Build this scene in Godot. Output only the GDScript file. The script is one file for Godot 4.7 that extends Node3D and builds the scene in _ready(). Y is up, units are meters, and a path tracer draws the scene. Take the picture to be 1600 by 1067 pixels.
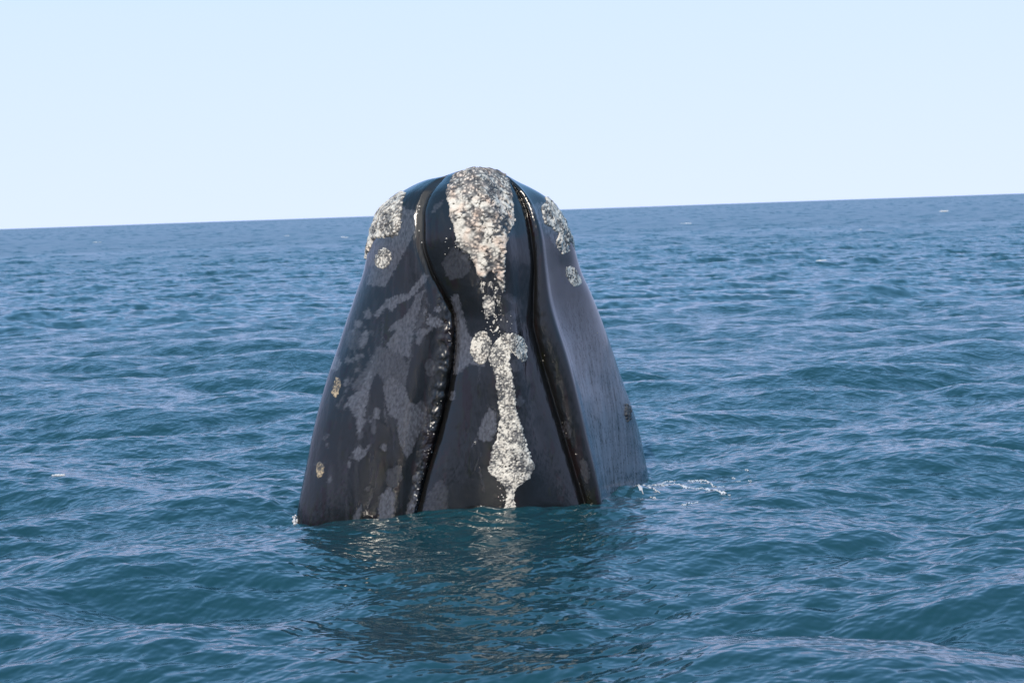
extends Node3D
# A right whale lifting its head out of a choppy sea. Metres, y up; the camera stands on a small boat, 2.2 m above the water.

const EYE := 2.2
const FOCAL := 2600.0            # focal length in pixels of a 1600 x 1067 frame
const FAR_WHALE := 12.0

var cam_basis: Basis
var base := Vector3.ZERO          # the whale's place at the waterline
var warp := FastNoiseLite.new()
var mottle := FastNoiseLite.new()
var lumps := FastNoiseLite.new()
var grain := FastNoiseLite.new()
var cells := FastNoiseLite.new()


func _ready() -> void:
	# ---- camera
	var cam := Camera3D.new()
	cam.name = "camera"
	cam_basis = Basis(Vector3.RIGHT, -atan(203.4 / FOCAL)) * Basis(Vector3.BACK, -deg_to_rad(2.0))
	cam.basis = cam_basis
	cam.position = Vector3(0, EYE, 0)
	cam.keep_aspect = Camera3D.KEEP_HEIGHT
	cam.fov = rad_to_deg(2.0 * atan(533.5 / FOCAL))
	cam.near = 0.1
	cam.far = 40000.0
	add_child(cam)
	cam.current = true
	# ---- sky
	var env := Environment.new()
	env.background_mode = Environment.BG_SKY
	var sm := PanoramaSkyMaterial.new()
	sm.panorama = clear_sky()
	var sky := Sky.new()
	sky.sky_material = sm
	env.sky = sky
	env.tonemap_mode = Environment.TONE_MAPPER_LINEAR
	env.tonemap_exposure = 1.0
	env.sdfgi_enabled = true
	env.ssao_enabled = true
	env.ssil_enabled = true
	var we := WorldEnvironment.new()
	we.name = "environment"
	we.environment = env
	var lens := CameraAttributesPhysical.new()
	lens.frustum_focal_length = 58.5
	lens.exposure_aperture = 5.0
	lens.frustum_focus_distance = 11.8
	we.camera_attributes = lens
	add_child(we)
	# ---- sun, behind the boat and to the left
	var sun := DirectionalLight3D.new()
	sun.name = "sun"
	sun.light_energy = 1.35
	sun.light_color = Color(1.0, 0.95, 0.88)
	sun.light_angular_distance = 0.5
	sun.shadow_enabled = true
	var from := Vector3(-0.30, 0.76, 1.0)
	sun.look_at_from_position(from * 50.0, Vector3.ZERO)
	add_child(sun)

	for n in [[warp, 11, 0.055], [mottle, 12, 0.02], [lumps, 13, 1.0], [grain, 14, 1.0], [cells, 15, 1.0]]:
		n[0].seed = n[1]
		n[0].frequency = n[2]
		n[0].noise_type = FastNoiseLite.TYPE_SIMPLEX_SMOOTH
		n[0].fractal_octaves = 3
	cells.noise_type = FastNoiseLite.TYPE_CELLULAR
	cells.fractal_type = FastNoiseLite.FRACTAL_NONE
	cells.cellular_return_type = FastNoiseLite.RETURN_DISTANCE
	cells.cellular_jitter = 1.0
	lumps.fractal_octaves = 2

	base = photo_point(740, 808, 0.0)
	base.y = 0.0
	for k in 63:
		var p := skin_point(slice(806.0), k / 3.0, 806.0) + base
		shore.append(Vector2(p.x, p.z))
	make_sea_tiles()
	build_sea()
	build_whale()
	build_foam()


func clear_sky() -> ImageTexture:
	# a cloudless sky: white with sea air at the horizon, deepening to blue overhead
	var steps := [[-90.0, 0.77, 0.89, 1.3], [0.0, 0.77, 0.89, 1.3], [7.0, 0.69, 0.85, 1.34], [13.0, 0.48, 0.83, 1.4], [22.0, 0.37, 0.8, 1.4], [38.0, 0.28, 0.7, 1.27], [90.0, 0.14, 0.46, 0.88]]
	var im := Image.create(64, 1024, false, Image.FORMAT_RGBF)
	for j in 1024:
		var e := 90.0 - (j + 0.5) * 180.0 / 1024.0
		var k := 0
		while k < steps.size() - 2 and steps[k + 1][0] < e:
			k += 1
		var t: float = (e - steps[k][0]) / (steps[k + 1][0] - steps[k][0])
		var c := Color(lerpf(steps[k][1], steps[k + 1][1], t), lerpf(steps[k][2], steps[k + 1][2], t), lerpf(steps[k][3], steps[k + 1][3], t))
		for i in 64:
			im.set_pixel(i, j, c)
	return ImageTexture.create_from_image(im)


func lin(r: float, g: float, b: float) -> Color:
	return Color(r, g, b).linear_to_srgb()


func photo_point(px: float, py: float, z: float) -> Vector3:
	# a point of the place, from where it is seen and how far off it stands
	var d := cam_basis * Vector3((px - 800.0) / FOCAL, (533.5 - py) / FOCAL, -1.0)
	return Vector3(0, EYE, 0) + d * ((z - FAR_WHALE) / d.z)


func sea_point(px: float, py: float) -> Vector3:
	var d := cam_basis * Vector3((px - 800.0) / FOCAL, (533.5 - py) / FOCAL, -1.0)
	return Vector3(0, EYE, 0) + d * (-EYE / d.y)


# =====================================================================  the sea
const TN := 256
var tile_big: PackedFloat32Array      # 5 numbers a cell: height, shift x, shift z, slope x, slope z
var tile_small: PackedFloat32Array
var tile_fine: PackedFloat32Array
const BIG := 44.0
const SMALL := 8.3
const FINE := 1.7


func fft_lines(re: PackedFloat32Array, im: PackedFloat32Array, step: int, line: int) -> void:
	var n := TN
	var cs := PackedFloat32Array()
	var sn := PackedFloat32Array()
	for i in n / 2:
		cs.append(cos(TAU * i / n))
		sn.append(sin(TAU * i / n))
	var rev := PackedInt32Array()
	for i in n:
		var r := 0
		var b := i
		for k in 8:
			r = (r << 1) | (b & 1)
			b >>= 1
		rev.append(r)
	for l in n:
		var o := l * line
		for i in n:
			var j := rev[i]
			if j > i:
				var a := o + i * step
				var b2 := o + j * step
				var t := re[a]
				re[a] = re[b2]
				re[b2] = t
				t = im[a]
				im[a] = im[b2]
				im[b2] = t
		var half := 1
		while half < n:
			var jump := n / (half * 2)
			for k in half:
				var c := cs[k * jump]
				var s := sn[k * jump]
				var i2 := k
				while i2 < n:
					var p := o + i2 * step
					var q := o + (i2 + half) * step
					var xr := re[q] * c - im[q] * s
					var xi := re[q] * s + im[q] * c
					re[q] = re[p] - xr
					im[q] = im[p] - xi
					re[p] += xr
					im[p] += xi
					i2 += half * 2
			half *= 2


func sea_tile(size: float, longest: float, shortest: float, power: float, spread: float, wind: float, rms_slope: float, seed_: int) -> PackedFloat32Array:
	var n := TN
	var rng := RandomNumberGenerator.new()
	rng.seed = seed_
	var hr := PackedFloat32Array()
	var hi := PackedFloat32Array()
	hr.resize(n * n)
	hi.resize(n * n)
	var kmin := TAU / longest
	var kmax := TAU / shortest
	var total := 0.0
	for j in n:
		for i in n:
			var kx := TAU * (i if i < n / 2 else i - n) / size
			var kz := TAU * (j if j < n / 2 else j - n) / size
			var g1 := rng.randfn()
			var g2 := rng.randfn()
			var k := sqrt(kx * kx + kz * kz)
			if k < 1e-6:
				continue
			var a := pow(k, -power) * exp(-pow(kmin / k, 3.0)) * exp(-pow(k / kmax, 4.0))
			var d := absf(cos(atan2(kz, kx) - wind))
			a *= pow(d, spread) + 0.09
			hr[j * n + i] = g1 * a
			hi[j * n + i] = g2 * a
			total += k * k * a * a
	var scale := rms_slope / sqrt(total)
	# h = real part of the sum; shift = i k/|k| h, slope = i k h. Two real fields fit one transform: the real fields are the Hermitian halves.
	var out := PackedFloat32Array()
	out.resize(n * n * 5)
	for pass_ in 3:
		var re := PackedFloat32Array()
		var im := PackedFloat32Array()
		re.resize(n * n)
		im.resize(n * n)
		for j in n:
			for i in n:
				var at := j * n + i
				var mj := (n - j) % n
				var mi := (n - i) % n
				var m := mj * n + mi
				# Hermitian part: (H(k) + conj H(-k)) / 2
				var ar := (hr[at] + hr[m]) * 0.7071 * scale
				var ai := (hi[at] - hi[m]) * 0.7071 * scale
				var kx := TAU * (i if i < n / 2 else i - n) / size
				var kz := TAU * (j if j < n / 2 else j - n) / size
				if i == n / 2 or j == n / 2:
					continue
				var k := maxf(sqrt(kx * kx + kz * kz), 1e-6)
				if pass_ == 0:          # h + i * nothing
					re[at] = ar
					im[at] = ai
				else:
					var ux := kx if pass_ == 2 else -kx / k
					var uz := kz if pass_ == 2 else -kz / k
					# X = i ux A, Z = i uz A; X + i Z
					re[at] = -ux * ai - uz * ar
					im[at] = ux * ar - uz * ai
		fft_lines(re, im, 1, n)
		fft_lines(re, im, n, 1)
		for c in n * n:
			if pass_ == 0:
				out[c * 5] = re[c]
			elif pass_ == 1:
				out[c * 5 + 1] = re[c]
				out[c * 5 + 2] = im[c]
			else:
				out[c * 5 + 3] = re[c]
				out[c * 5 + 4] = im[c]
	return out


func make_sea_tiles() -> void:
	var wind := deg_to_rad(80.0)
	tile_big = sea_tile(BIG, 3.8, 0.9, 1.75, 1.5, wind, 0.100, 5)
	tile_small = sea_tile(SMALL, 1.0, 0.11, 1.78, 1.5, wind + 0.12, 0.128, 6)
	tile_fine = sea_tile(FINE, 0.22, 0.03, 1.8, 0.9, wind - 0.1, 0.105, 7)


var s0 := 0.0
var s1 := 0.0
var s2 := 0.0
var s3 := 0.0
var s4 := 0.0


func look_up(tile: PackedFloat32Array, x: float, z: float) -> void:
	var fx := floorf(x)
	var fz := floorf(z)
	var a := x - fx
	var b := z - fz
	var i := int(fx) & 255
	var j := int(fz) & 255
	var i1 := (i + 1) & 255
	var j1 := ((j + 1) & 255) * 256
	j *= 256
	var p := (j + i) * 5
	var q := (j + i1) * 5
	var r := (j1 + i) * 5
	var s := (j1 + i1) * 5
	var w11 := a * b
	var w10 := a - w11
	var w01 := b - w11
	var w00 := 1.0 - a - w01
	s0 = tile[p] * w00 + tile[q] * w10 + tile[r] * w01 + tile[s] * w11
	s1 = tile[p + 1] * w00 + tile[q + 1] * w10 + tile[r + 1] * w01 + tile[s + 1] * w11
	s2 = tile[p + 2] * w00 + tile[q + 2] * w10 + tile[r + 2] * w01 + tile[s + 2] * w11
	s3 = tile[p + 3] * w00 + tile[q + 3] * w10 + tile[r + 3] * w01 + tile[s + 3] * w11
	s4 = tile[p + 4] * w00 + tile[q + 4] * w10 + tile[r + 4] * w01 + tile[s + 4] * w11


var shore := PackedVector2Array()      # the whale's outline at the water
const CHOP := 0.95
var sea_p := Vector3.ZERO
var sea_n := Vector3.UP


func sea_at(x: float, z: float, small: float) -> void:
	# where the water that rests at (x, z) is now, and its normal
	var gx := x - base.x
	var gz := z - (base.z - 0.6)
	var calm := 1.0 - 0.2 * exp(-(gx * gx + gz * gz) / 5.0)
	look_up(tile_big, x * (256.0 / BIG) + 31.0, z * (256.0 / BIG) + 97.0)
	var h := s0
	var dx := s1
	var dz := s2
	var nx := s3
	var nz := s4
	# the same waves once more, turned and longer, so that they do not repeat
	var c := 0.9397
	var s := 0.342
	look_up(tile_big, (x * c + z * s) * (256.0 / 71.0) + 150.0, (z * c - x * s) * (256.0 / 71.0) + 11.0)
	var m := 0.5
	h += s0 * m * 1.61
	dx += (s1 * c - s2 * s) * m * 1.61
	dz += (s1 * s + s2 * c) * m * 1.61
	nx += (s3 * c - s4 * s) * m
	nz += (s3 * s + s4 * c) * m
	h *= calm
	dx *= calm
	dz *= calm
	nx *= calm
	nz *= calm
	if small > 0.01:
		var gust := small + small * 0.4 * mottle.get_noise_2d(x * 12.0, z * 7.0)
		look_up(tile_small, (x + dx) * (256.0 / SMALL), (z + dz) * (256.0 / SMALL))
		h += s0 * gust
		dx += s1 * gust
		dz += s2 * gust
		nx += s3 * gust
		nz += s4 * gust
	if gx * gx + gz * gz < 6.0 and not shore.is_empty():
		# ripples that the whale's skin sends back, and water that laps up on it
		var here := Vector2(x + CHOP * dx, z + CHOP * dz)
		var near := 9.0
		var off := Vector2.ZERO
		for k in shore.size():
			var q := Geometry2D.get_closest_point_to_segment(here, shore[k], shore[(k + 1) % shore.size()])
			if here.distance_squared_to(q) < near * near:
				near = here.distance_to(q)
				off = (here - q) / maxf(near, 0.001)
		var e := exp(-near / 0.32) * (1.0 + 0.9 * warp.get_noise_2d(here.x * 30.0, here.y * 30.0))
		var ph := near * 42.0 + 3.0 * warp.get_noise_2d(here.x * 22.0 + 9.0, here.y * 22.0)
		h += e * (0.002 + 0.010 * cos(ph))
		var down := -e * 0.010 * 42.0 * sin(ph)
		nx += off.x * down
		nz += off.y * down
	sea_p = Vector3(x + CHOP * dx, h, z + CHOP * dz)
	sea_n = Vector3(-nx, 1.0, -nz).normalized()


func build_sea() -> void:
	var angles := PackedFloat32Array()
	var half := deg_to_rad(56.0)
	for i in 100:
		angles.append(-half + deg_to_rad(36.0) * i / 100.0)
	for i in 620:
		angles.append(deg_to_rad(-20.0 + 40.0 * i / 620.0))
	for i in 101:
		angles.append(deg_to_rad(20.0 + 0.36 * i))
	var fine := angles.size() - 1
	var rest := 26
	for i in range(1, rest):
		angles.append(half + (TAU - 2.0 * half) * i / rest)
	angles.append(TAU - half)
	var radii := PackedFloat32Array()
	var r := 0.05
	while r < 6.0:
		radii.append(r)
		r += 0.25 if r < 5.0 else 0.06
	while r < 24000.0:
		radii.append(r)
		r += clampf(r * r / (EYE * FOCAL * 0.64) * 0.6, 0.012, maxf(0.12, r * (0.004 if r < 110.0 else 0.011 if r < 400.0 else 0.03)))
	var na := angles.size()
	var nr := radii.size()
	var v := PackedVector3Array()
	var nn := PackedVector3Array()
	var uv := PackedVector2Array()
	v.resize(na * nr)
	nn.resize(na * nr)
	uv.resize(na * nr)
	var k := 0
	for j in nr:
		r = radii[j]
		# wavelets too small for the sheet's grain far out pass into the roughness of its water
		var small := 1.0 - smoothstep(35.0, 280.0, r)
		for i in na:
			var x := r * sin(angles[i])
			var z := -r * cos(angles[i])
			sea_at(x, z, small if i <= fine else 0.0)
			v[k] = sea_p
			nn[k] = sea_n
			uv[k] = Vector2(sea_p.x, sea_p.z) / FINE
			k += 1
	var mesh := ArrayMesh.new()
	var rings := [0.0, 13.0, 18.0, 25.0, 35.0, 48.0, 66.0, 90.0, 140.0, 30000.0]
	var rough := [0.10, 0.11, 0.13, 0.15, 0.18, 0.21, 0.24, 0.28, 0.33]
	var relief := sea_relief()
	var j0 := 0
	for q in rough.size():
		var j1 := j0
		while j1 < nr - 1 and radii[j1] < rings[q + 1]:
			j1 += 1
		var ix := PackedInt32Array()
		ix.resize((na - 1) * (j1 - j0) * 6)
		k = 0
		for j in j1 - j0:
			for i in na - 1:
				var a := j * na + i
				ix[k] = a
				ix[k + 1] = a + na
				ix[k + 2] = a + 1
				ix[k + 3] = a + 1
				ix[k + 4] = a + na
				ix[k + 5] = a + na + 1
				k += 6
		var arr := []
		arr.resize(Mesh.ARRAY_MAX)
		arr[Mesh.ARRAY_VERTEX] = v.slice(j0 * na, (j1 + 1) * na)
		arr[Mesh.ARRAY_NORMAL] = nn.slice(j0 * na, (j1 + 1) * na)
		arr[Mesh.ARRAY_TEX_UV] = uv.slice(j0 * na, (j1 + 1) * na)
		arr[Mesh.ARRAY_INDEX] = ix
		mesh.add_surface_from_arrays(Mesh.PRIMITIVE_TRIANGLES, arr)
		var m := StandardMaterial3D.new()
		m.resource_name = "sea_water"
		m.albedo_color = lin(0.008, 0.036, 0.043)
		m.roughness = rough[q]
		m.metallic_specular = 0.5
		if q < 4:
			m.heightmap_enabled = true
			m.heightmap_texture = relief
			m.heightmap_scale = 2.0
		mesh.surface_set_material(q, m)
		j0 = j1
	var o := MeshInstance3D.new()
	o.name = "sea"
	o.mesh = mesh
	o.set_meta("kind", "structure")
	add_child(o)
	print("sea ", na, " x ", nr)


func sea_relief() -> ImageTexture:
	var im := Image.create(TN, TN, false, Image.FORMAT_RF)
	for j in TN:
		for i in TN:
			im.set_pixel(i, j, Color(0.5 + tile_fine[(j * TN + i) * 5] * 50.0, 0, 0))
	return ImageTexture.create_from_image(im)


# =====================================================================  the whale
# Lines that run up the head: where each is seen (height, across), and how far forward it lies (height, metres).
var LEFT_EDGE := PackedFloat32Array([263, 744, 265, 728, 268, 716, 275, 695, 282, 665, 293, 640, 310, 613, 335, 589, 375, 576, 420, 568, 460, 555, 500, 541, 540, 528, 600, 508, 670, 490, 740, 477, 808, 465, 1150, 425])
var RIGHT_EDGE := PackedFloat32Array([263, 748, 265, 764, 268, 776, 275, 793, 282, 806, 293, 829, 310, 856, 335, 877, 375, 894, 420, 907, 460, 925, 500, 940, 540, 954, 600, 973, 670, 994, 740, 1004, 808, 1010, 1150, 1050])
var LEFT_GROOVE := PackedFloat32Array([263, 744, 268, 719, 275, 697, 282, 690, 293, 680, 310, 668, 335, 661, 375, 660, 420, 672, 460, 693, 500, 711, 540, 711, 600, 703, 670, 687, 740, 665, 808, 648, 1150, 570])
var RIGHT_GROOVE := PackedFloat32Array([263, 748, 268, 773, 275, 791, 282, 797, 293, 805, 310, 815, 335, 824, 375, 831, 420, 835, 460, 834, 500, 833, 540, 841, 600, 858, 670, 879, 740, 900, 808, 920, 1150, 1000])
var LEFT_RIDGE := PackedFloat32Array([263, 744, 268, 718, 275, 696, 282, 679, 293, 664, 310, 655, 335, 649, 375, 648, 420, 658, 460, 668, 500, 670, 540, 662, 600, 651, 670, 640, 740, 632, 808, 625, 1150, 560])
var RIGHT_RIDGE := PackedFloat32Array([263, 748, 268, 774, 275, 792, 282, 800, 293, 812, 310, 824, 335, 835, 375, 844, 420, 848, 460, 853, 500, 863, 540, 876, 600, 893, 670, 909, 740, 925, 808, 938, 1150, 1015])
var CREST := PackedFloat32Array([263, 746, 275, 746, 310, 757, 335, 768, 375, 785, 420, 790, 460, 790, 500, 795, 540, 800, 600, 803, 670, 808, 740, 814, 808, 816, 1150, 840])
var LEFT_EDGE_Z := PackedFloat32Array([263, -.18, 275, -.4, 300, -.45, 375, -.44, 500, -.38, 670, -.27, 808, -.2, 1150, -.2])
var RIGHT_EDGE_Z := PackedFloat32Array([263, -.18, 275, -.36, 300, -.5, 375, -.62, 500, -.95, 640, -1.4, 808, -1.9, 1150, -2.0])
var LEFT_GROOVE_Z := PackedFloat32Array([263, -.14, 275, -.3, 300, -.14, 375, -.03, 440, -.03, 500, -.05, 600, -.03, 808, 0, 1150, 0])
var RIGHT_GROOVE_Z := PackedFloat32Array([263, -.14, 275, -.3, 300, -.25, 375, -.155, 500, -.125, 808, -.12, 1150, -.1])
var LEFT_RIDGE_Z := PackedFloat32Array([263, -.15, 275, -.3, 300, -.15, 375, -.03, 500, .03, 808, .07, 1150, .1])
var RIGHT_RIDGE_Z := PackedFloat32Array([263, -.15, 275, -.31, 300, -.23, 375, -.13, 500, -.09, 808, -.07, 1150, 0])
var CREST_Z := PackedFloat32Array([263, -.18, 266, -.11, 275, -.03, 300, .07, 340, .135, 375, .15, 420, .145, 500, .155, 600, .18, 808, .20, 1150, .2])
var BACK_Z := PackedFloat32Array([263, -.22, 275, -.55, 300, -.85, 375, -1.25, 500, -1.9, 808, -2.7, 1150, -2.9])
const LINES := 21


func along(t: PackedFloat32Array, y: float) -> float:
	var n := t.size() / 2
	if y <= t[0]:
		return t[1]
	if y >= t[n * 2 - 2]:
		return t[n * 2 - 1]
	var i := 0
	while t[i * 2 + 2] < y:
		i += 1
	var y0 := t[i * 2]
	var y1 := t[i * 2 + 2]
	var v0 := t[i * 2 + 1]
	var v1 := t[i * 2 + 3]
	var d := (v1 - v0) / (y1 - y0)
	var m0 := d
	var m1 := d
	if i > 0:
		var e := (v0 - t[i * 2 - 1]) / (y0 - t[i * 2 - 2])
		m0 = 0.0 if e * d <= 0.0 else 2.0 * e * d / (e + d)
	if i < n - 2:
		var e := (t[i * 2 + 5] - v1) / (t[i * 2 + 4] - y1)
		m1 = 0.0 if e * d <= 0.0 else 2.0 * e * d / (e + d)
	var s := (y - y0) / (y1 - y0)
	var w := y1 - y0
	return v0 * (2 * s * s * s - 3 * s * s + 1) + m0 * w * (s * s * s - 2 * s * s + s) + v1 * (3 * s * s - 2 * s * s * s) + m1 * w * (s * s * s - s * s)


func slice(y: float) -> PackedVector2Array:
	var a := Vector2(along(LEFT_EDGE, y), along(LEFT_EDGE_Z, y))
	var m := Vector2(along(RIGHT_EDGE, y), along(RIGHT_EDGE_Z, y))
	var c := Vector2(along(LEFT_RIDGE, y), along(LEFT_RIDGE_Z, y))
	var k := Vector2(along(RIGHT_RIDGE, y), along(RIGHT_RIDGE_Z, y))
	var e := Vector2(along(LEFT_GROOVE, y), along(LEFT_GROOVE_Z, y))
	var i := Vector2(along(RIGHT_GROOVE, y), along(RIGHT_GROOVE_Z, y))
	var g := Vector2(along(CREST, y), along(CREST_Z, y))
	var back := along(BACK_Z, y)
	var deep := clampf((y - 266.0) / 40.0, 0.0, 1.0)
	var low := smoothstep(400.0, 520.0, y)
	var w := m.x - a.x
	var out := PackedVector2Array()
	out.append(a)                                                              # 0 left edge
	out.append(Vector2(lerpf(a.x, c.x, 0.12), lerpf(a.y, c.y, 0.42)))          # 1
	out.append(Vector2(lerpf(a.x, c.x, 0.45), lerpf(a.y, c.y, 0.78)))          # 2 left flank
	out.append(Vector2(lerpf(a.x, c.x, 0.78), lerpf(a.y, c.y, 0.93)))          # 3
	out.append(c)                                                              # 4 left ridge
	out.append(Vector2(lerpf(c.x, e.x, 0.35), lerpf(lerpf(c.y, e.y, 0.2), c.y - 0.012, low)))                       # 5 inner side of the left lip
	out.append(Vector2(lerpf(c.x, e.x, 0.88), lerpf(lerpf(c.y, e.y, 0.6), c.y - 0.012, low)))            # 6
	out.append(e)                                                              # 7 left groove
	out.append(Vector2(lerpf(e.x, g.x, 0.035), lerpf(e.y, g.y, 0.22)))  # 8 left edge of the upper jaw
	out.append(Vector2(lerpf(e.x, g.x, 0.36), lerpf(e.y, g.y, 0.70)))          # 9
	out.append(Vector2(lerpf(e.x, g.x, 0.72), lerpf(e.y, g.y, 0.94)))          # 10
	out.append(g)                                                              # 11 crest of the upper jaw
	out.append(Vector2(lerpf(g.x, i.x, 0.5), lerpf(g.y, i.y, 0.45)))           # 12
	out.append(Vector2(lerpf(g.x, i.x, 0.92), lerpf(g.y, i.y, 0.86)))          # 13 right edge of the upper jaw
	out.append(i)                                                              # 14 right groove
	out.append(Vector2(lerpf(i.x, k.x, 0.2), lerpf(i.y, k.y, lerpf(0.55, 0.8, low))))          # 15 inner side of the right lip
	out.append(k)                                                              # 16 right ridge
	out.append(Vector2(lerpf(k.x, m.x, 0.14), lerpf(k.y, m.y, 0.13)))           # 17 right flank
	out.append(m)                                                              # 18 right edge
	out.append(Vector2(a.x + w * 0.45, back))                                  # 19 throat
	out.append(Vector2(a.x + w * 0.035, lerpf(a.y, back, 0.13)))               # 20 behind the left edge
	return out


func spot(s: PackedVector2Array, u: float) -> Vector2:
	var i := int(floorf(u))
	var t := u - i
	i = posmod(i, LINES)
	var p0 := s[posmod(i - 1, LINES)]
	var p1 := s[i]
	var p2 := s[(i + 1) % LINES]
	var p3 := s[(i + 2) % LINES]
	# finite-difference tangents scaled to the span, so that long spans beside short ones do not overshoot
	var l0 := maxf(((p1 - p0) * Vector2(1.0, 217.0)).length(), 0.01)
	var l1 := maxf(((p2 - p1) * Vector2(1.0, 217.0)).length(), 0.01)
	var l2 := maxf(((p3 - p2) * Vector2(1.0, 217.0)).length(), 0.01)
	var m1 := ((p1 - p0) / l0 * l1 + (p2 - p1) / l1 * l0) / (l0 + l1) * l1
	var m2 := ((p2 - p1) / l1 * l2 + (p3 - p2) / l2 * l1) / (l1 + l2) * l1
	var t2 := t * t
	var t3 := t2 * t
	return p1 * (2 * t3 - 3 * t2 + 1) + m1 * (t3 - 2 * t2 + t) + p2 * (3 * t2 - 2 * t3) + m2 * (t3 - t2)


func bump(u: float, lo: float, hi: float, soft: float) -> float:
	return smoothstep(lo - soft, lo + soft, u) * (1.0 - smoothstep(hi - soft, hi + soft, u))


func skin_point(s: PackedVector2Array, u: float, y: float) -> Vector3:
	var q := spot(s, u)
	var p := photo_point(q.x, y, q.y) - base
	return p


var pale: Array = []        # pale marks of the skin: [outline, tone, bounds]


func mark(tone: float, zoom: float, ox: float, oy: float, pts: Array) -> void:
	var poly := PackedVector2Array()
	for i in range(0, pts.size(), 2):
		poly.append(Vector2(ox + pts[i] / zoom, oy + pts[i + 1] / zoom))
	add_mark(tone, poly)


func add_mark(tone: float, poly: PackedVector2Array) -> void:
	var r := Rect2(poly[0], Vector2.ZERO)
	for p in poly:
		r = r.expand(p)
	pale.append([poly, tone, r.grow(5.0)])


func oval(cx: float, cy: float, rx: float, ry: float, tilt := 0.0) -> PackedVector2Array:
	var poly := PackedVector2Array()
	for i in 18:
		var a := TAU * i / 18.0
		poly.append(Vector2(cx, cy) + Vector2(rx * cos(a), ry * sin(a)).rotated(tilt))
	return poly


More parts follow.
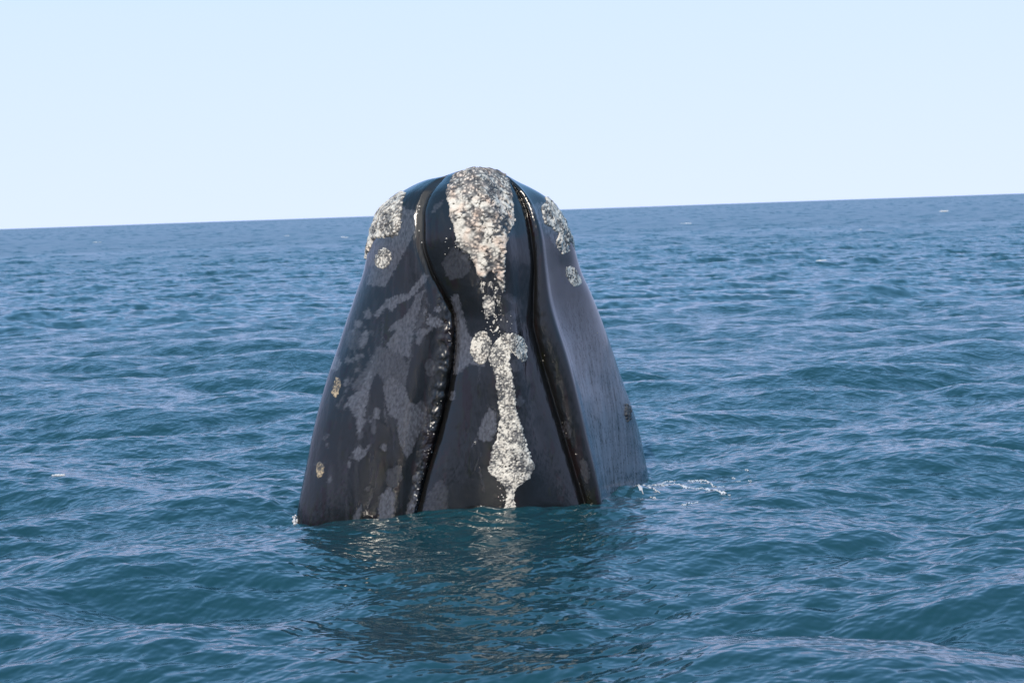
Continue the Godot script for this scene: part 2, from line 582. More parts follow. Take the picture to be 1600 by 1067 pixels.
func make_marks() -> void:
	var z := 5.927
	mark(1.0, z, 540, 380, [735, 270, 775, 300, 700, 400, 640, 470, 560, 530, 490, 560, 410, 640, 390, 590, 330, 650, 290, 690, 255, 660, 330, 590, 380, 520, 500, 475, 570, 470, 650, 370])
	mark(0.8, z, 540, 380, [750, 420, 700, 520, 690, 600, 620, 860, 590, 1067, 400, 990, 380, 940, 430, 860, 480, 800, 380, 820, 440, 740, 540, 680, 600, 600, 650, 480])
	mark(1.3, z, 540, 380, [770, 650, 800, 680, 850, 680, 900, 730, 880, 775, 800, 775, 745, 740])
	add_mark(1.3, oval(683.5, 483, 5.6, 5.2))
	mark(0.8, z, 540, 380, [640, 840, 700, 780, 740, 790, 800, 770, 810, 800, 740, 850, 690, 890])
	mark(0.4, z, 540, 380, [715, 580, 740, 600, 735, 700, 690, 780, 640, 830, 660, 700])
	add_mark(0.8, oval(574.5, 490.5, 6, 8.5, 0.3))
	add_mark(0.8, oval(559, 506.5, 6.5, 7))
	add_mark(0.9, oval(568, 530, 6.5, 14, 0.3))
	add_mark(0.35, oval(553, 530, 14, 17))
	mark(1.0, z, 540, 380, [975, 500, 1015, 465, 1045, 490, 1070, 600, 1100, 720, 1130, 830, 1160, 900, 1150, 1067, 1030, 1067, 1020, 800, 1000, 640])
	z = 3.233
	mark(1.0, z, 440, 500, [870, 0, 925, 0, 935, 60, 970, 110, 965, 200, 945, 225, 900, 265, 865, 275, 880, 120])
	add_mark(0.9, oval(523.5, 568, 8, 12, 0.2))
	mark(0.7, z, 440, 500, [310, 215, 330, 180, 345, 200, 400, 165, 420, 180, 350, 215])
	mark(1.0, z, 440, 500, [310, 440, 340, 390, 400, 350, 440, 240, 460, 240, 430, 420, 410, 540, 385, 585, 375, 500, 340, 440])
	mark(0.8, z, 440, 500, [510, 330, 560, 280, 620, 330, 650, 420, 690, 430, 720, 470, 700, 560, 660, 660, 630, 700, 590, 600, 580, 500, 545, 480, 520, 400])
	mark(0.5, z, 440, 500, [480, 130, 520, 140, 600, 130, 640, 260, 620, 330, 520, 330, 480, 260])
	mark(0.55, z, 440, 500, [350, 330, 420, 250, 480, 140, 500, 220, 450, 330, 430, 440])
	mark(1.0, z, 440, 500, [360, 660, 390, 635, 415, 655, 455, 620, 425, 680, 390, 710, 362, 700])
	add_mark(0.5, oval(672, 574, 8, 14))
	add_mark(0.5, oval(658, 650, 9, 24))
	mark(1.0, z, 440, 500, [490, 900, 540, 840, 575, 880, 560, 1010, 490, 1010])
	mark(0.9, z, 440, 500, [355, 1010, 405, 920, 395, 1010])
	add_mark(0.9, oval(651, 747, 6, 6))
	mark(0.9, z, 440, 500, [630, 960, 660, 880, 700, 840, 690, 930, 680, 1000, 630, 1000])
	mark(0.4, z, 440, 500, [530, 760, 600, 730, 610, 800, 570, 850, 530, 830])
	add_mark(0.8, oval(707.5, 618, 4.5, 8, 0.3))
	mark(0.35, z, 440, 500, [720, 960, 740, 880, 800, 800, 840, 860, 830, 980, 720, 990])
	mark(1.0, z, 700, 500, [215, 445, 240, 470, 245, 560, 215, 610, 160, 610, 150, 570, 180, 490])
	mark(0.9, z, 700, 500, [100, 60, 130, 200, 180, 190, 190, 235, 140, 225, 110, 225, 95, 150])
	add_mark(0.5, oval(813, 627, 6, 9))
	add_mark(0.4, oval(808, 571, 11, 10))
	z = 3.81
	mark(0.4, z, 540, 240, [640, 560, 700, 590, 745, 640, 740, 700, 700, 740, 610, 750, 570, 650])
	mark(0.7, z, 540, 240, [660, 580, 700, 600, 740, 600, 730, 650, 690, 630])
	mark(0.8, z, 540, 240, [350, 330, 420, 340, 410, 470, 330, 620, 240, 790, 180, 790, 120, 780, 150, 690, 130, 640, 130, 520, 160, 300, 330, 260])
	mark(1.0, z, 540, 240, [1085, 310, 1150, 292, 1200, 300, 1180, 380, 1260, 470, 1250, 560, 1195, 470])
	mark(0.5, z, 540, 240, [510, 350, 530, 300, 590, 270, 560, 320, 530, 350])
	mark(0.4, z, 540, 240, [980, 930, 1040, 960, 1050, 1067, 960, 1067, 900, 1010])
	mark(0.35, z, 540, 240, [960, 820, 1030, 870, 1000, 900, 940, 860])
	var rng := RandomNumberGenerator.new()
	rng.seed = 41
	for k in 34:
		var py := lerpf(430.0, 800.0, rng.randf())
		var px := lerpf(along(LEFT_EDGE, py) + 14.0, along(LEFT_RIDGE, py), rng.randf())
		var r := 1.6 + 5.0 * rng.randf() * rng.randf()
		add_mark(0.35 + 0.6 * rng.randf(), oval(px, py, r, r * (1.0 + 1.6 * rng.randf()), 0.5 * rng.randf()))
	for k in 26:
		# scratches
		var py := lerpf(420.0, 790.0, rng.randf())
		var px := lerpf(along(LEFT_EDGE, py) + 10.0, along(LEFT_RIDGE, py), rng.randf())
		if k % 3 == 0:
			px = lerpf(along(LEFT_GROOVE, py) + 14.0, along(CREST, py), rng.randf())
		add_mark(0.3 + 0.4 * rng.randf(), oval(px, py, 0.9, 8.0 + 26.0 * rng.randf(), 0.25 + 0.4 * rng.randfn()))
	add_mark(0.6, oval(886, 672, 6, 15, -0.2))
	add_mark(0.5, oval(914, 735, 6, 20, -0.2))


func skin_color(px: float, y: float, u: float, p: Vector3) -> Color:
	var c := Vector3(0.0095, 0.0088, 0.0085)
	c *= 1.0 + 0.35 * warp.get_noise_3d(p.x * 60.0, p.y * 25.0, p.z * 60.0)
	var tone := 0.0
	var wx := px + 3.2 * warp.get_noise_2d(px * 3.0, y * 2.4) + 0.9 * warp.get_noise_2d(px * 9.0, y * 7.0 + 300.0)
	var wy := y + 3.2 * warp.get_noise_2d(px * 3.0 + 500.0, y * 2.4) + 0.9 * warp.get_noise_2d(px * 9.0 + 100.0, y * 7.0)
	if u < 18.0 or u > 20.0:
		var w := Vector2(wx, wy)
		for m in pale:
			if m[2].has_point(w):
				var share := 0.0
				for q in [Vector2.ZERO, Vector2(0.9, 0.3), Vector2(-0.9, -0.3), Vector2(-0.3, 0.9), Vector2(0.3, -0.9)]:
					share += 0.2 if Geometry2D.is_point_in_polygon(w + q, m[0]) else 0.0
				tone = maxf(tone, m[1] * share)
		tone *= 0.55 + 0.45 * smoothstep(-0.42, -0.05, warp.get_noise_2d(px * 4.0 + 40.0, y * 1.6))
	else:
		tone = 0.8 * smoothstep(0.25, 0.3, warp.get_noise_3d(p.x * 40.0, p.y * 30.0, p.z * 40.0))
	if tone > 0.0:
		tone *= 0.72 + 0.45 * warp.get_noise_2d(px * 5.0, y * 2.0) + 0.12 * warp.get_noise_2d(px * 11.0, y * 2.5 + 70.0)
	# fine scratches down the flank
	tone += 0.16 * maxf(0.0, warp.get_noise_3d(p.x * 260.0 + p.z * 150.0, p.y * 22.0, p.z * 260.0)) * (0.3 + bump(u, 0.0, 4.0, 0.5))
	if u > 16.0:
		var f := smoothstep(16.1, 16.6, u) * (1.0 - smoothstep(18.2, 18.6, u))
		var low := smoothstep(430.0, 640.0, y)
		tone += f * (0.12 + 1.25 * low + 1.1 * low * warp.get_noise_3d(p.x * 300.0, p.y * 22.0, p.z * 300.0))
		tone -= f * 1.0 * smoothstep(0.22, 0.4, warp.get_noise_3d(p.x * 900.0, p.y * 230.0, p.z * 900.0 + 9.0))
	# the gum line along the lips is browner
	var gum := bump(u, 4.6, 7.0, 0.3) + bump(u, 14.0, 15.8, 0.3) * smoothstep(520.0, 640.0, y)
	if y < 430.0:
		tone *= 1.0 - 0.8 * minf(gum, 1.0)
	c += Vector3(0.076, 0.078, 0.090) * clampf(tone, 0.0, 2.2)
	c = c.lerp(Vector3(0.013, 0.0095, 0.008), gum * 0.5 * (1.0 - clampf(tone, 0.0, 1.0)))
	return Color(c.x, c.y, c.z)


func skin_lift(u: float, y: float, p: Vector3) -> float:
	# unevenness of the skin along its normal, metres
	var d := 0.006 * warp.get_noise_3d(p.x * 28.0, p.y * 18.0, p.z * 28.0)
	var lip := bump(u, 5.3, 6.8, 0.35) * smoothstep(400.0, 520.0, y) + 0.3 * bump(u, 14.3, 15.5, 0.3) * smoothstep(430.0, 500.0, y)
	d += lip * (0.011 * lumps.get_noise_3d(p.x * 13.0, p.y * 11.0, p.z * 13.0) + 0.004 * smoothstep(560.0, 680.0, y) * lumps.get_noise_3d(p.x * 60.0, p.y * 40.0, p.z * 60.0))
	d += 0.0011 * (1.0 - smoothstep(15.6, 16.4, u)) * lumps.get_noise_3d(p.x * 40.0, p.y * 9.0, p.z * 40.0)
	return d


func grid_mesh(v: PackedVector3Array, cols: int, rows: int, closed: bool) -> PackedVector3Array:
	# smooth normals of a grid of points
	var n := PackedVector3Array()
	n.resize(v.size())
	for j in rows:
		for i in cols:
			var l := j * cols + ((i - 1 + cols) % cols if closed else maxi(i - 1, 0))
			var r := j * cols + ((i + 1) % cols if closed else mini(i + 1, cols - 1))
			var t := maxi(j - 1, 0) * cols + i
			var b := mini(j + 1, rows - 1) * cols + i
			n[j * cols + i] = (v[r] - v[l]).cross(v[t] - v[b]).normalized()
	return n


func build_whale() -> void:
	make_marks()
	var whale := Node3D.new()
	whale.name = "right_whale"
	whale.position = base
	whale.set_meta("label", "black right whale lifting its callosity-crusted head straight out of the sea")
	whale.set_meta("category", "whale")
	add_child(whale)
	# --- the head: one skin
	var us := PackedFloat32Array()
	for i in 18:
		var n := 22
		if i in [2, 9]:
			n = 34
		elif i in [7, 13, 14]:
			n = 12
		elif i == 17:
			n = 120
		for k in n:
			us.append(i + float(k) / n)
	for k in 40:
		us.append(18.0 + k / 40.0)
	for k in 24:
		us.append(19.0 + k / 24.0)
	for k in 12:
		us.append(20.0 + k / 12.0)
	var ys := PackedFloat32Array()
	for k in 44:
		ys.append(263.0 + 27.0 * pow((k + 0.15) / 44.0, 2.0))
	var y := 290.0
	while y < 830.0:
		ys.append(y)
		y += 1.35
	while y < 1150.0:
		ys.append(y)
		y += 12.0
	var cols := us.size()
	var rows := ys.size()
	var v := PackedVector3Array()
	var pxs := PackedFloat32Array()
	v.resize(cols * rows)
	pxs.resize(cols * rows)
	for j in rows:
		var s := slice(ys[j])
		for i in cols:
			var q := spot(s, us[i])
			pxs[j * cols + i] = q.x
			v[j * cols + i] = photo_point(q.x, ys[j], q.y) - base
	var n0 := grid_mesh(v, cols, rows, true)
	for j in rows:
		for i in cols:
			var k := j * cols + i
			v[k] += n0[k] * skin_lift(us[i], ys[j], v[k])
	var nn := grid_mesh(v, cols, rows, true)
	var col := PackedColorArray()
	col.resize(cols * rows)
	var uv := PackedVector2Array()
	uv.resize(cols * rows)
	for j in rows:
		for i in cols:
			var k := j * cols + i
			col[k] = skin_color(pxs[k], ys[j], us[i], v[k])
			uv[k] = Vector2(us[i] / LINES, (ys[j] - 260.0) / 900.0)
	var ix := PackedInt32Array()
	for j in rows - 1:
		for i in cols:
			var a := j * cols + i
			var b := j * cols + (i + 1) % cols
			ix.append_array([a, b, a + cols, b, b + cols, a + cols])
	# close the top and the bottom (under water)
	for e in [0, rows - 1]:
		var mid := Vector3.ZERO
		for i in cols:
			mid += v[e * cols + i]
		v.append(mid / cols)
		nn.append(Vector3.UP if e == 0 else Vector3.DOWN)
		col.append(Color(0.02, 0.02, 0.02))
		uv.append(Vector2.ZERO)
		for i in cols:
			var a: int = e * cols + i
			var b: int = e * cols + (i + 1) % cols
			if e == 0:
				ix.append_array([v.size() - 1, b, a])
			else:
				ix.append_array([v.size() - 1, a, b])
	var arr := []
	arr.resize(Mesh.ARRAY_MAX)
	arr[Mesh.ARRAY_VERTEX] = v
	arr[Mesh.ARRAY_NORMAL] = nn
	arr[Mesh.ARRAY_COLOR] = col
	arr[Mesh.ARRAY_TEX_UV] = uv
	arr[Mesh.ARRAY_INDEX] = ix
	var mesh := ArrayMesh.new()
	mesh.add_surface_from_arrays(Mesh.PRIMITIVE_TRIANGLES, arr)
	var m := StandardMaterial3D.new()
	m.resource_name = "whale_skin"
	m.vertex_color_use_as_albedo = true
	m.roughness = 1.0
	var im := Image.create(512, 512, false, Image.FORMAT_L8)
	for b in 512:
		for a in 512:
			var u := a / 512.0 * LINES
			var yy := 260.0 + b / 512.0 * 900.0
			var r := 0.20 + 0.09 * warp.get_noise_2d(a * 0.9, b * 0.5)
			r = lerpf(r, 0.62, bump(u, 4.4, 7.4, 0.3) * (1.0 - smoothstep(380.0, 460.0, yy)))
			r = lerpf(r, 0.27, bump(u, 5.0, 7.0, 0.3) * smoothstep(400.0, 500.0, yy))
			r = lerpf(r, 0.2, bump(u, 14.0, 15.6, 0.3) * smoothstep(400.0, 500.0, yy))
			r = lerpf(r, 0.2, smoothstep(770.0, 805.0, yy + 14.0 * warp.get_noise_2d(a * 1.5, 4.0)))
			im.set_pixel(a, b, Color(r, r, r))
	m.metallic_specular = 0.47
	m.roughness_texture = ImageTexture.create_from_image(im)
	var head := MeshInstance3D.new()
	head.name = "head"
	head.mesh = mesh
	head.material_override = m
	whale.add_child(head)
	print("head ", cols, " x ", rows)
	# --- callosities: crusts of rough skin with pale whale lice
	var z := 3.555
	crust(whale, "bonnet_callosity", "large cream crust on the tip of the snout", scaled(1.0, 0, 0, [757, 258, 733, 261, 707, 274, 696, 295, 698, 311, 702, 327, 704, 346, 710, 365, 710, 382, 721, 393, 736, 400, 741, 415, 748, 432, 757, 434, 770, 425, 779, 447, 785, 461, 790, 450, 791, 420, 791, 401, 794, 380, 797, 362, 804, 350, 803, 320, 800, 300, 796, 282, 785, 268, 768, 259]), 0.034, 1.0, 0.55)
	crust(whale, "rostral_callosity", "", oval(764, 478, 11, 17), 0.012, 0.55, 0.2)
	crust(whale, "rostral_callosity", "broken flecks of crust trailing below the snout's cream crust", scaled(1.0, 0, 0, [755, 430, 792, 446, 788, 470, 778, 498, 782, 520, 768, 524, 757, 500, 752, 470, 748, 440]), 0.009, 0.45, 0.1, 1.0)
	crust(whale, "rostral_callosity", "", scaled(1.0, 0, 0, [732, 688, 752, 684, 760, 730, 768, 780, 760, 802, 744, 798, 738, 740]), 0.006, 0.4, 0.1, 1.9)
	crust(whale, "ring_callosity", "oval pale crust with a raised rim", oval(751, 543, 17, 27, 0.1), 0.02, 0.6, 0.1)
	crust(whale, "ring_callosity", "", scaled(3.233, 700, 500, [285, 60, 335, 65, 380, 80, 403, 130, 402, 200, 375, 218, 330, 180, 300, 140]), 0.02, 0.6, 0.1)
	crust(whale, "rostral_callosity", "long pale strip of crust widening downward into a fan", scaled(3.233, 700, 500, [205, 195, 222, 120, 280, 60, 330, 80, 320, 150, 315, 200, 340, 330, 345, 430, 370, 520, 400, 610, 440, 740, 420, 800, 350, 850, 330, 900, 350, 940, 300, 985, 260, 975, 290, 920, 285, 850, 230, 800, 195, 760, 210, 670, 245, 590, 260, 480, 240, 330, 225, 250]), 0.016, 0.48, 0.05)
	crust(whale, "lip_callosity", "", scaled(6.67, 540, 280, [630, 150, 590, 240, 585, 400, 575, 500, 540, 590, 450, 610, 350, 610, 280, 640, 250, 720, 215, 830, 100, 830, 100, 300, 300, 150, 520, 50]), 0.03, 0.8, 0.15)
	crust(whale, "lip_callosity", "", scaled(z, 780, 260, [235, 230, 262, 165, 330, 130, 450, 200, 500, 460, 430, 470, 395, 430, 385, 490, 350, 490, 310, 430, 330, 370, 280, 340, 245, 310]), 0.03, 0.8, 0.15)
	crust(whale, "chin_callosity", "", oval(598, 404, 13, 17, 0.35), 0.016, 0.6, 0.1)
	crust(whale, "chin_callosity", "", oval(895, 431, 11, 19, -0.5), 0.018, 0.7, 0.1)
	crust(whale, "chin_callosity", "", oval(525, 605, 7, 17, 0.15), 0.012, 0.5, 0.3)
	crust(whale, "chin_callosity", "", oval(499, 734, 7, 14, 0.1), 0.012, 0.5, 0.3)
	crust(whale, "chin_callosity", "dark crusted knob", oval(981, 644, 6, 16, -0.1), 0.03, 0.5, -1.0)
	lice_specks(whale)
	crust(whale, "chin_callosity", "", oval(932, 519, 3.5, 7, -0.2), 0.006, 0.4, 0.6)


func scaled(zoom: float, ox: float, oy: float, pts: Array) -> PackedVector2Array:
	var poly := PackedVector2Array()
	for i in range(0, pts.size(), 2):
		poly.append(Vector2(ox + pts[i] / zoom, oy + pts[i + 1] / zoom))
	return poly


func find_line(s: PackedVector2Array, px: float, lo: float, hi: float) -> float:
	for k in 24:
		var mid := (lo + hi) * 0.5
		if spot(s, mid).x < px:
			lo = mid
		else:
			hi = mid
	return (lo + hi) * 0.5


func lice_specks(whale: Node3D) -> void:
	# single pale lice and flecks of loose skin scattered round the crusts and along the lip
	var rng := RandomNumberGenerator.new()
	rng.seed = 77
	var st := begin()
	var trails := [[16, 9.0, 8.0, 11.0, 772, 425, 766, 505], [30, 24.0, 8.0, 11.5, 776, 500, 776, 545], [40, 9.0, 8.0, 11.6, 785, 740, 797, 805], 
		[8, 3.0, 4.2, 6.9, 700, 500, 704, 545], [9, 5.0, 4.2, 6.9, 692, 600, 672, 690], [34, 6.0, 4.2, 6.9, 670, 700, 652, 800], [8, 3.0, 4.2, 6.9, 656, 310, 655, 400],
		[2, 3.0, 14.2, 15.9, 844, 540, 862, 610], [3, 4.0, 14.2, 15.9, 880, 660, 905, 740], [7, 12.0, 8.0, 11.0, 700, 330, 715, 400]]
	for t in trails:
		for k in t[0]:
			var f := rng.randf()
			var px: float = lerpf(t[4], t[6], f) + t[1] * rng.randfn() * 0.7
			var py: float = lerpf(t[5], t[7], f) + t[1] * rng.randfn() * 0.5
			var s := slice(py)
			var u := find_line(s, px, t[2], t[3])
			if u < t[2] + 0.05 or u > t[3] - 0.05:
				continue
			var p := skin_point(s, u, py)
			var r := 0.0025 + 0.0045 * rng.randf() * rng.randf()
			var n := (skin_point(s, u + 0.05, py) - skin_point(s, u - 0.05, py)).cross(Vector3.UP).normalized() * -1.0
			if n.z < 0.0:
				n = -n
			p += n * skin_lift(u, py, p)
			var a := n.cross(Vector3.UP).normalized() * r * (0.8 + 0.8 * rng.randf())
			var b := n.cross(a).normalized() * r * (0.8 + 0.8 * rng.randf())
			var top := p + n * r * 0.7
			var rim := [p + a, p + b, p - a, p - b]
			for e in 4:
				st.add_vertex(top)
				st.add_vertex(rim[(e + 1) % 4])
				st.add_vertex(rim[e])
	st.index()
	st.generate_normals()
	var m := StandardMaterial3D.new()
	m.resource_name = "whale_lice"
	m.albedo_color = lin(0.55, 0.5, 0.43)
	m.roughness = 0.6
	var o := MeshInstance3D.new()
	o.name = "whale_louse"
	o.mesh = st.commit()
	o.material_override = m
	o.set_meta("kind", "stuff")
	whale.add_child(o)


var crust_material: StandardMaterial3D


func edge_distance(p: Vector2, poly: PackedVector2Array) -> float:
	var d := 1e9
	for i in poly.size():
		var q := Geometry2D.get_closest_point_to_segment(p, poly[i], poly[(i + 1) % poly.size()])
		d = minf(d, p.distance_squared_to(q))
	d = sqrt(d)
	return d if Geometry2D.is_point_in_polygon(p, poly) else -d


func crust(whale: Node3D, called: String, label: String, poly: PackedVector2Array, high: float, size: float, warm: float, sparse := 0.0) -> void:
	var r := Rect2(poly[0], Vector2.ZERO)
	for p in poly:
		r = r.expand(p)
	r = r.grow(4.0)
	# the span of lines that it covers
	var lo := 99.0
	var hi := -99.0
	for a in 21:
		var s := slice(lerpf(maxf(r.position.y, 264.0), r.end.y, a / 20.0))
		for b in 401:
			var u := -0.6 + 19.2 * b / 400.0
			var q := spot(s, u)
			if q.x > r.position.x and q.x < r.end.x and (u > 0.0 and u < 18.0):
				lo = minf(lo, u)
				hi = maxf(hi, u)
	if lo < 0.2:
		lo = -0.12
	if hi > 17.8:
		hi = 18.12
	var rows := int(r.size.y / 1.0) + 2
	var cols := 40
	# columns so that the crust's cells are about a pixel wide at its middle
	var sm := slice(r.get_center().y)
	var length := 0.0
	for b in 60:
		var q0 := skin_point(sm, lerpf(lo, hi, b / 60.0), r.get_center().y)
		var q1 := skin_point(sm, lerpf(lo, hi, (b + 1) / 60.0), r.get_center().y)
		length += q0.distance_to(q1)
	cols = clampi(int(length / 0.0046), 12, 420)
	var v := PackedVector3Array()
	var inside := PackedFloat32Array()
	v.resize(rows * cols)
	inside.resize(rows * cols)
	for j in rows:
		var yy := maxf(r.position.y + r.size.y * j / (rows - 1), 263.1 + 0.05 * j)
		var s := slice(yy)
		for i in cols:
			var u := lerpf(lo, hi, float(i) / (cols - 1))
			var q := spot(s, u)
			var p := photo_point(q.x, yy, q.y) - base
			v[j * cols + i] = p
			var w := Vector2(q.x, yy)
			w.x += 3.0 * size * warp.get_noise_3d(p.x * 150.0, p.y * 150.0, p.z * 150.0) + 3.0 * warp.get_noise_3d(p.x * 480.0, p.y * 600.0, 5.0)
			w.y += 3.0 * size * warp.get_noise_3d(p.x * 150.0 + 50.0, p.y * 150.0, p.z * 150.0) + 3.0 * warp.get_noise_3d(p.x * 480.0, p.y * 600.0, 25.0)
			var d := edge_distance(w, poly) if r.grow(6.0).has_point(w) else -9.0
			if sparse > 0.0:
				d = minf(d, 3.0 - sparse * 3.0 + 11.0 * grain.get_noise_3d(p.x * 22.0, p.y * 17.0, p.z * 22.0 + 4.0))
			if u < 0.0:
				d = minf(d, 6.0 + u * 60.0)
			elif u > 18.0:
				d = minf(d, 6.0 - (u - 18.0) * 60.0)
			inside[j * cols + i] = d
	var n0 := grid_mesh(v, cols, rows, false)
	var top_bare := 0.8 if size > 0.9 else 0.0
	var hollow := skin_point(slice(352.0), find_line(slice(352.0), 787.0, 8.0, 14.0), 352.0)
	var tan_spot := warm > 0.25 and size < 0.52
	var lf := 46.0 if size > 0.7 else 60.0
	var crowd := 0.2 if size > 0.7 else 0.06
	var col := PackedColorArray()
	col.resize(v.size())
	for k in v.size():
		var p := v[k]
		var d := inside[k]
		# warts that stand proud, with pits between them
		var f := 30.0 / size
		var wob := 0.4 * grain.get_noise_3d(p.x * f * 0.8, p.y * f * 0.8, p.z * f * 0.8)
		var c1 := 1.0 + cells.get_noise_3d(p.x * f + wob, p.y * f - wob, p.z * f)            # 0 in the middle of a wart
		var c2 := 1.0 + cells.get_noise_3d(p.x * lf + wob, p.y * lf, p.z * lf)         # single lice
		var big := lumps.get_noise_3d(p.x * f * 0.3, p.y * f * 0.3, p.z * f * 0.3 + 3.0)
		var worm := absf(lumps.get_noise_3d(p.x * f * 0.4 + wob, p.y * f * 0.4, p.z * f * 0.4 + 9.0))
		var pit := (1.0 - smoothstep(0.04, 0.2, worm)) * smoothstep(-0.35, 0.25, big + 0.8 * lumps.get_noise_3d(p.x * f * 0.17, p.y * f * 0.17, p.z * f * 0.17 + 60.0))
		pit = maxf(pit, smoothstep(0.42, 0.55, grain.get_noise_3d(p.x * f * 0.7, p.y * f * 0.7, p.z * f * 0.7 + 31.0)))
		if top_bare > 0.0:
			pit = maxf(pit, 1.0 - smoothstep(0.03, 0.085, (p - hollow).length() + 0.09 * grain.get_noise_3d(p.x * 30.0, p.y * 30.0, p.z * 30.0)))
		var wart := clampf(1.0 - c1, 0.0, 1.0)
		var edge := smoothstep(-0.6, 2.4, d)
		var hgt := 0.75 * high * (0.5 + 0.16 * wart + 0.4 * big - 0.36 * pit) - 0.002 * c2
		v[k] = p + n0[k] * (lerpf(-0.006, hgt, edge))
		# its own colours: dark grey horn, cream and pinkish lice on it
		var cream := Vector3(0.70, 0.63, 0.52)
		cream = cream.lerp(Vector3(0.72, 0.50, 0.36), clampf(warm * (0.35 + 1.7 * lumps.get_noise_3d(p.x * 9.0, p.y * 9.0, p.z * 9.0 + 20.0)), 0.0, 0.85))
		if tan_spot:
			cream = Vector3(0.46, 0.35, 0.22)
		cream *= 0.88 + 0.35 * grain.get_noise_3d(p.x * 90.0, p.y * 90.0, p.z * 90.0)
		var dark := Vector3(0.035, 0.036, 0.04)
		var lice := 1.0 - smoothstep(0.42 + crowd, 0.62 + crowd, c2 + 0.5 * grain.get_noise_3d(p.x * 40.0, p.y * 40.0, p.z * 40.0) - 0.12 * (1.0 - absf(warm)))
		lice = maxf(lice, 0.22)
		var bare := smoothstep(-0.3, 0.25, lumps.get_noise_3d(p.x * 7.0, p.y * 7.0, p.z * 7.0 + 80.0) + top_bare * smoothstep(2.25, 2.5, p.y))
		if top_bare > 0.0:
			lice = lerpf(maxf(lice, 0.8), lice, bare)
		lice *= 1.0 - pit
		lice *= 1.0 - 0.8 * bare * smoothstep(0.25, 0.55, c2 + pit)
		lice *= smoothstep(0.2, 1.6, d + 1.2)
		if warm < -0.5:
			lice *= 0.08
		var c := dark.lerp(cream, lice)
		col[k] = Color(c.x, c.y, c.z)
	var nn := grid_mesh(v, cols, rows, false)
	var ix := PackedInt32Array()
	for j in rows - 1:
		for i in cols - 1:
			var a := j * cols + i
			if maxf(maxf(inside[a], inside[a + 1]), maxf(inside[a + cols], inside[a + cols + 1])) > -1.2:
				ix.append_array([a, a + 1, a + cols, a + 1, a + cols + 1, a + cols])
	if crust_material == null:
		crust_material = StandardMaterial3D.new()
		crust_material.resource_name = "callosity"
		crust_material.vertex_color_use_as_albedo = true
		crust_material.roughness = 0.75
	var arr := []
	arr.resize(Mesh.ARRAY_MAX)
	arr[Mesh.ARRAY_VERTEX] = v
	arr[Mesh.ARRAY_NORMAL] = nn
	arr[Mesh.ARRAY_COLOR] = col
	arr[Mesh.ARRAY_INDEX] = ix
	var mesh := ArrayMesh.new()
	mesh.add_surface_from_arrays(Mesh.PRIMITIVE_TRIANGLES, arr)
	var o := MeshInstance3D.new()
	o.name = called
	o.mesh = mesh
	o.material_override = crust_material
	if label:
		o.set_meta("label", label)
	whale.add_child(o, true)


# =====================================================================  foam
func afloat(px: float, py: float, lift: float) -> Vector3:
	var g := sea_point(px, py)
	sea_at(g.x, g.z, 1.0)
	return sea_p + Vector3.UP * lift


func ribbon(st: SurfaceTool, line: PackedVector2Array, wide: float, salt: float) -> void:
	# a ragged, slightly raised strip of froth that lies on the water
	var pts := PackedVector2Array()
	for i in line.size() - 1:
		for k in 10:
			pts.append(line[i].cubic_interpolate(line[i + 1], line[maxi(i - 1, 0)], line[mini(i + 2, line.size() - 1)], k / 10.0))
	pts.append(line[line.size() - 1])
	var rows := []
	for i in pts.size():
		var t := float(i) / (pts.size() - 1)
		var along_ := (pts[mini(i + 1, pts.size() - 1)] - pts[maxi(i - 1, 0)]).normalized()
		var side := Vector2(-along_.y, along_.x)
		var w0 := wide * pow(sin(PI * clampf(t * 0.96 + 0.02, 0.0, 1.0)), 0.6)
		var a := w0 * (0.5 + 0.75 * warp.get_noise_2d(pts[i].x * 5.0 + salt, 0.0))
		var b := w0 * (0.5 + 0.75 * warp.get_noise_2d(pts[i].x * 5.0 + salt, 90.0))
		var mid := pts[i] + side * w0 * 0.5 * warp.get_noise_2d(pts[i].x * 2.0 + salt, 40.0)
		var row := []
		for s in [-1.0, -0.5, 0.0, 0.5, 1.0]:
			var q: Vector2 = mid + side * (s * (b if s > 0.0 else a))
			row.append(afloat(q.x, q.y, 0.008 * (1.0 - absf(s)) - 0.001 + 0.006 * warp.get_noise_2d(q.x * 14.0, q.y * 14.0 + salt)))
		rows.append(row)
	for i in rows.size() - 1:
		for k in 4:
			for p in [] if warp.get_noise_2d(i * 4.0 + salt, k * 13.0) > 0.14 else [rows[i][k], rows[i][k + 1], rows[i + 1][k], rows[i][k + 1], rows[i + 1][k + 1], rows[i + 1][k]]:
				st.add_vertex(p)


func blob(st: SurfaceTool, at: Vector3, size: Vector3, salt: float) -> void:
	# a lumpy heap of froth
	var n := 12
	var m := 7
	var p := []
	for j in m + 1:
		for i in n:
			var th := PI * j / m
			var ph := TAU * i / n
			var d := Vector3(sin(th) * cos(ph), cos(th), sin(th) * sin(ph))
			p.append(at + d * size * (1.0 + 0.7 * lumps.get_noise_3d(d.x * 2.0 + salt, d.y * 2.0, d.z * 2.0)))
	for j in m:
		for i in n:
			var a := j * n + i
			var b := j * n + (i + 1) % n
			for k in [a, b, a + n, b, b + n, a + n]:
				st.add_vertex(p[k])


func froth(st: SurfaceTool, called: String, label: String, category: String, m: Material, group := "") -> void:
	st.index()
	st.generate_normals()
	var o := MeshInstance3D.new()
	o.name = called
	o.mesh = st.commit()
	o.material_override = m
	o.set_meta("label", label)
	o.set_meta("category", category)
	if group:
		o.set_meta("group", group)
	add_child(o, true)


func begin() -> SurfaceTool:
	var st := SurfaceTool.new()
	st.begin(Mesh.PRIMITIVE_TRIANGLES)
	st.set_smooth_group(0)
	return st


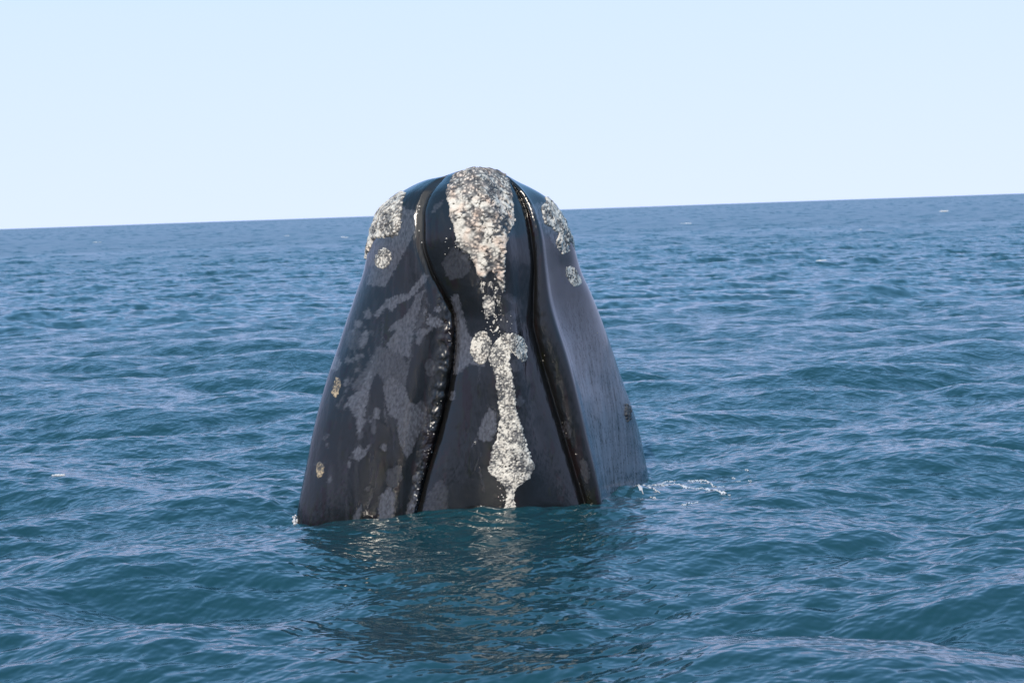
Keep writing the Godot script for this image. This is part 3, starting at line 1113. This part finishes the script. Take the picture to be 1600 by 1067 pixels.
func build_foam() -> void:
	var m := StandardMaterial3D.new()
	m.resource_name = "sea_foam"
	m.albedo_color = lin(0.62, 0.60, 0.59)
	m.albedo_color.a = 0.78
	m.transparency = BaseMaterial3D.TRANSPARENCY_ALPHA
	m.roughness = 0.7
	var z := 5.333
	var st := begin()
	for l in [[3.2, 470, 365, 520, 332, 600, 320, 700, 312, 800, 310, 880, 322, 980, 345, 1080, 362, 1200, 385, 1290, 398], [2.6, 480, 368, 510, 375, 545, 395],
			[1.6, 545, 365, 620, 372, 690, 388], [2.8, 705, 312, 745, 290, 755, 268, 790, 252, 835, 243], [4.5, 940, 265, 975, 272, 1010, 278, 1050, 288],
			[1.8, 1040, 280, 1085, 280, 1140, 302, 1190, 318, 1245, 318], [2.2, 645, 427, 675, 428, 705, 430], [1.5, 600, 405, 640, 412, 660, 425]]:
		ribbon(st, scaled(z, 900, 700, l.slice(1)), l[0], l[1])
	froth(st, "foam_streak", "thin curling white foam on the dark water beside the whale's right flank", "foam", m)
	st = begin()
	ribbon(st, scaled(z, 900, 700, [860, 497, 900, 488, 940, 478, 1000, 462]), 2.2, 5.0)
	froth(st, "foam_streak", "faint short foam dash nearest the viewer, below the curling foam", "foam", m)
	st = begin()
	for l in [[1320, 220], [1360, 283], [1345, 278], [1460, 318], [1455, 282], [1540, 262], [1435, 182]]:
		ribbon(st, scaled(z, 900, 700, [l[0] - 14, l[1], l[0], l[1] - 3, l[0] + 18, l[1] + 2]), 1.6, l[0])
	froth(st, "foam_fleck", "loose cluster of tiny foam flecks drifting right of the curling foam", "foam", m)
	get_node("foam_fleck").set_meta("kind", "stuff")
	st = begin()
	var w := afloat(460, 806, 0.0)
	for k in 9:
		blob(st, w + Vector3(0.014 * sin(k * 2.4), 0.009 * k - 0.01, 0.03 * cos(k * 1.7)), Vector3(0.013, 0.02, 0.014) * (1.2 - 0.1 * k), k * 3.0)
	froth(st, "splash", "small white splash of water at the left foot of the whale", "splash", m)
	var caps := [[448, 369, "small white breaking crest left of the whale, left one of a pair near the horizon"], [536, 371, "longer white breaking crest close left of the whale near the horizon"],
		[150, 379, "white breaking crest near the horizon at the far left"], [1072, 350, "bright white breaking crest right of the whale near the horizon"],
		[1283, 409, "white breaking crest farthest below the horizon on the right"], [1345, 360, "tiny white breaking crest right of centre below the horizon"],
		[1476, 331, "white breaking crest close under the horizon at the far right"], [340, 493, "small white crest on a dark wave left of the whale in the middle distance"],
		[84, 760, "broken foam on the long dark wave at the far left, level with the whale's foot"]]
	var i := 0
	for c in caps:
		st = begin()
		var at := afloat(c[0], c[1], 0.0)
		var px := -at.z / FOCAL                     # metres to a 1600th of the frame, there
		var wide: float = px * ([5.0, 9.0, 7.0, 8.0, 8.0, 4.0, 7.0, 4.0, 10.0][i])
		for k in 5:
			blob(st, at + Vector3(wide * (k - 2) * 0.4, 0.2 * px * sin(k * 2.0), 0.1 * wide * cos(k * 3.0 + i)), Vector3(wide * 0.3, px * (2.3 - 0.4 * absf(k - 2)), wide * 0.25), k * 5.0 + i)
		froth(st, "whitecap", c[2], "whitecap", m, "scattered breaking wave crests")
		i += 1
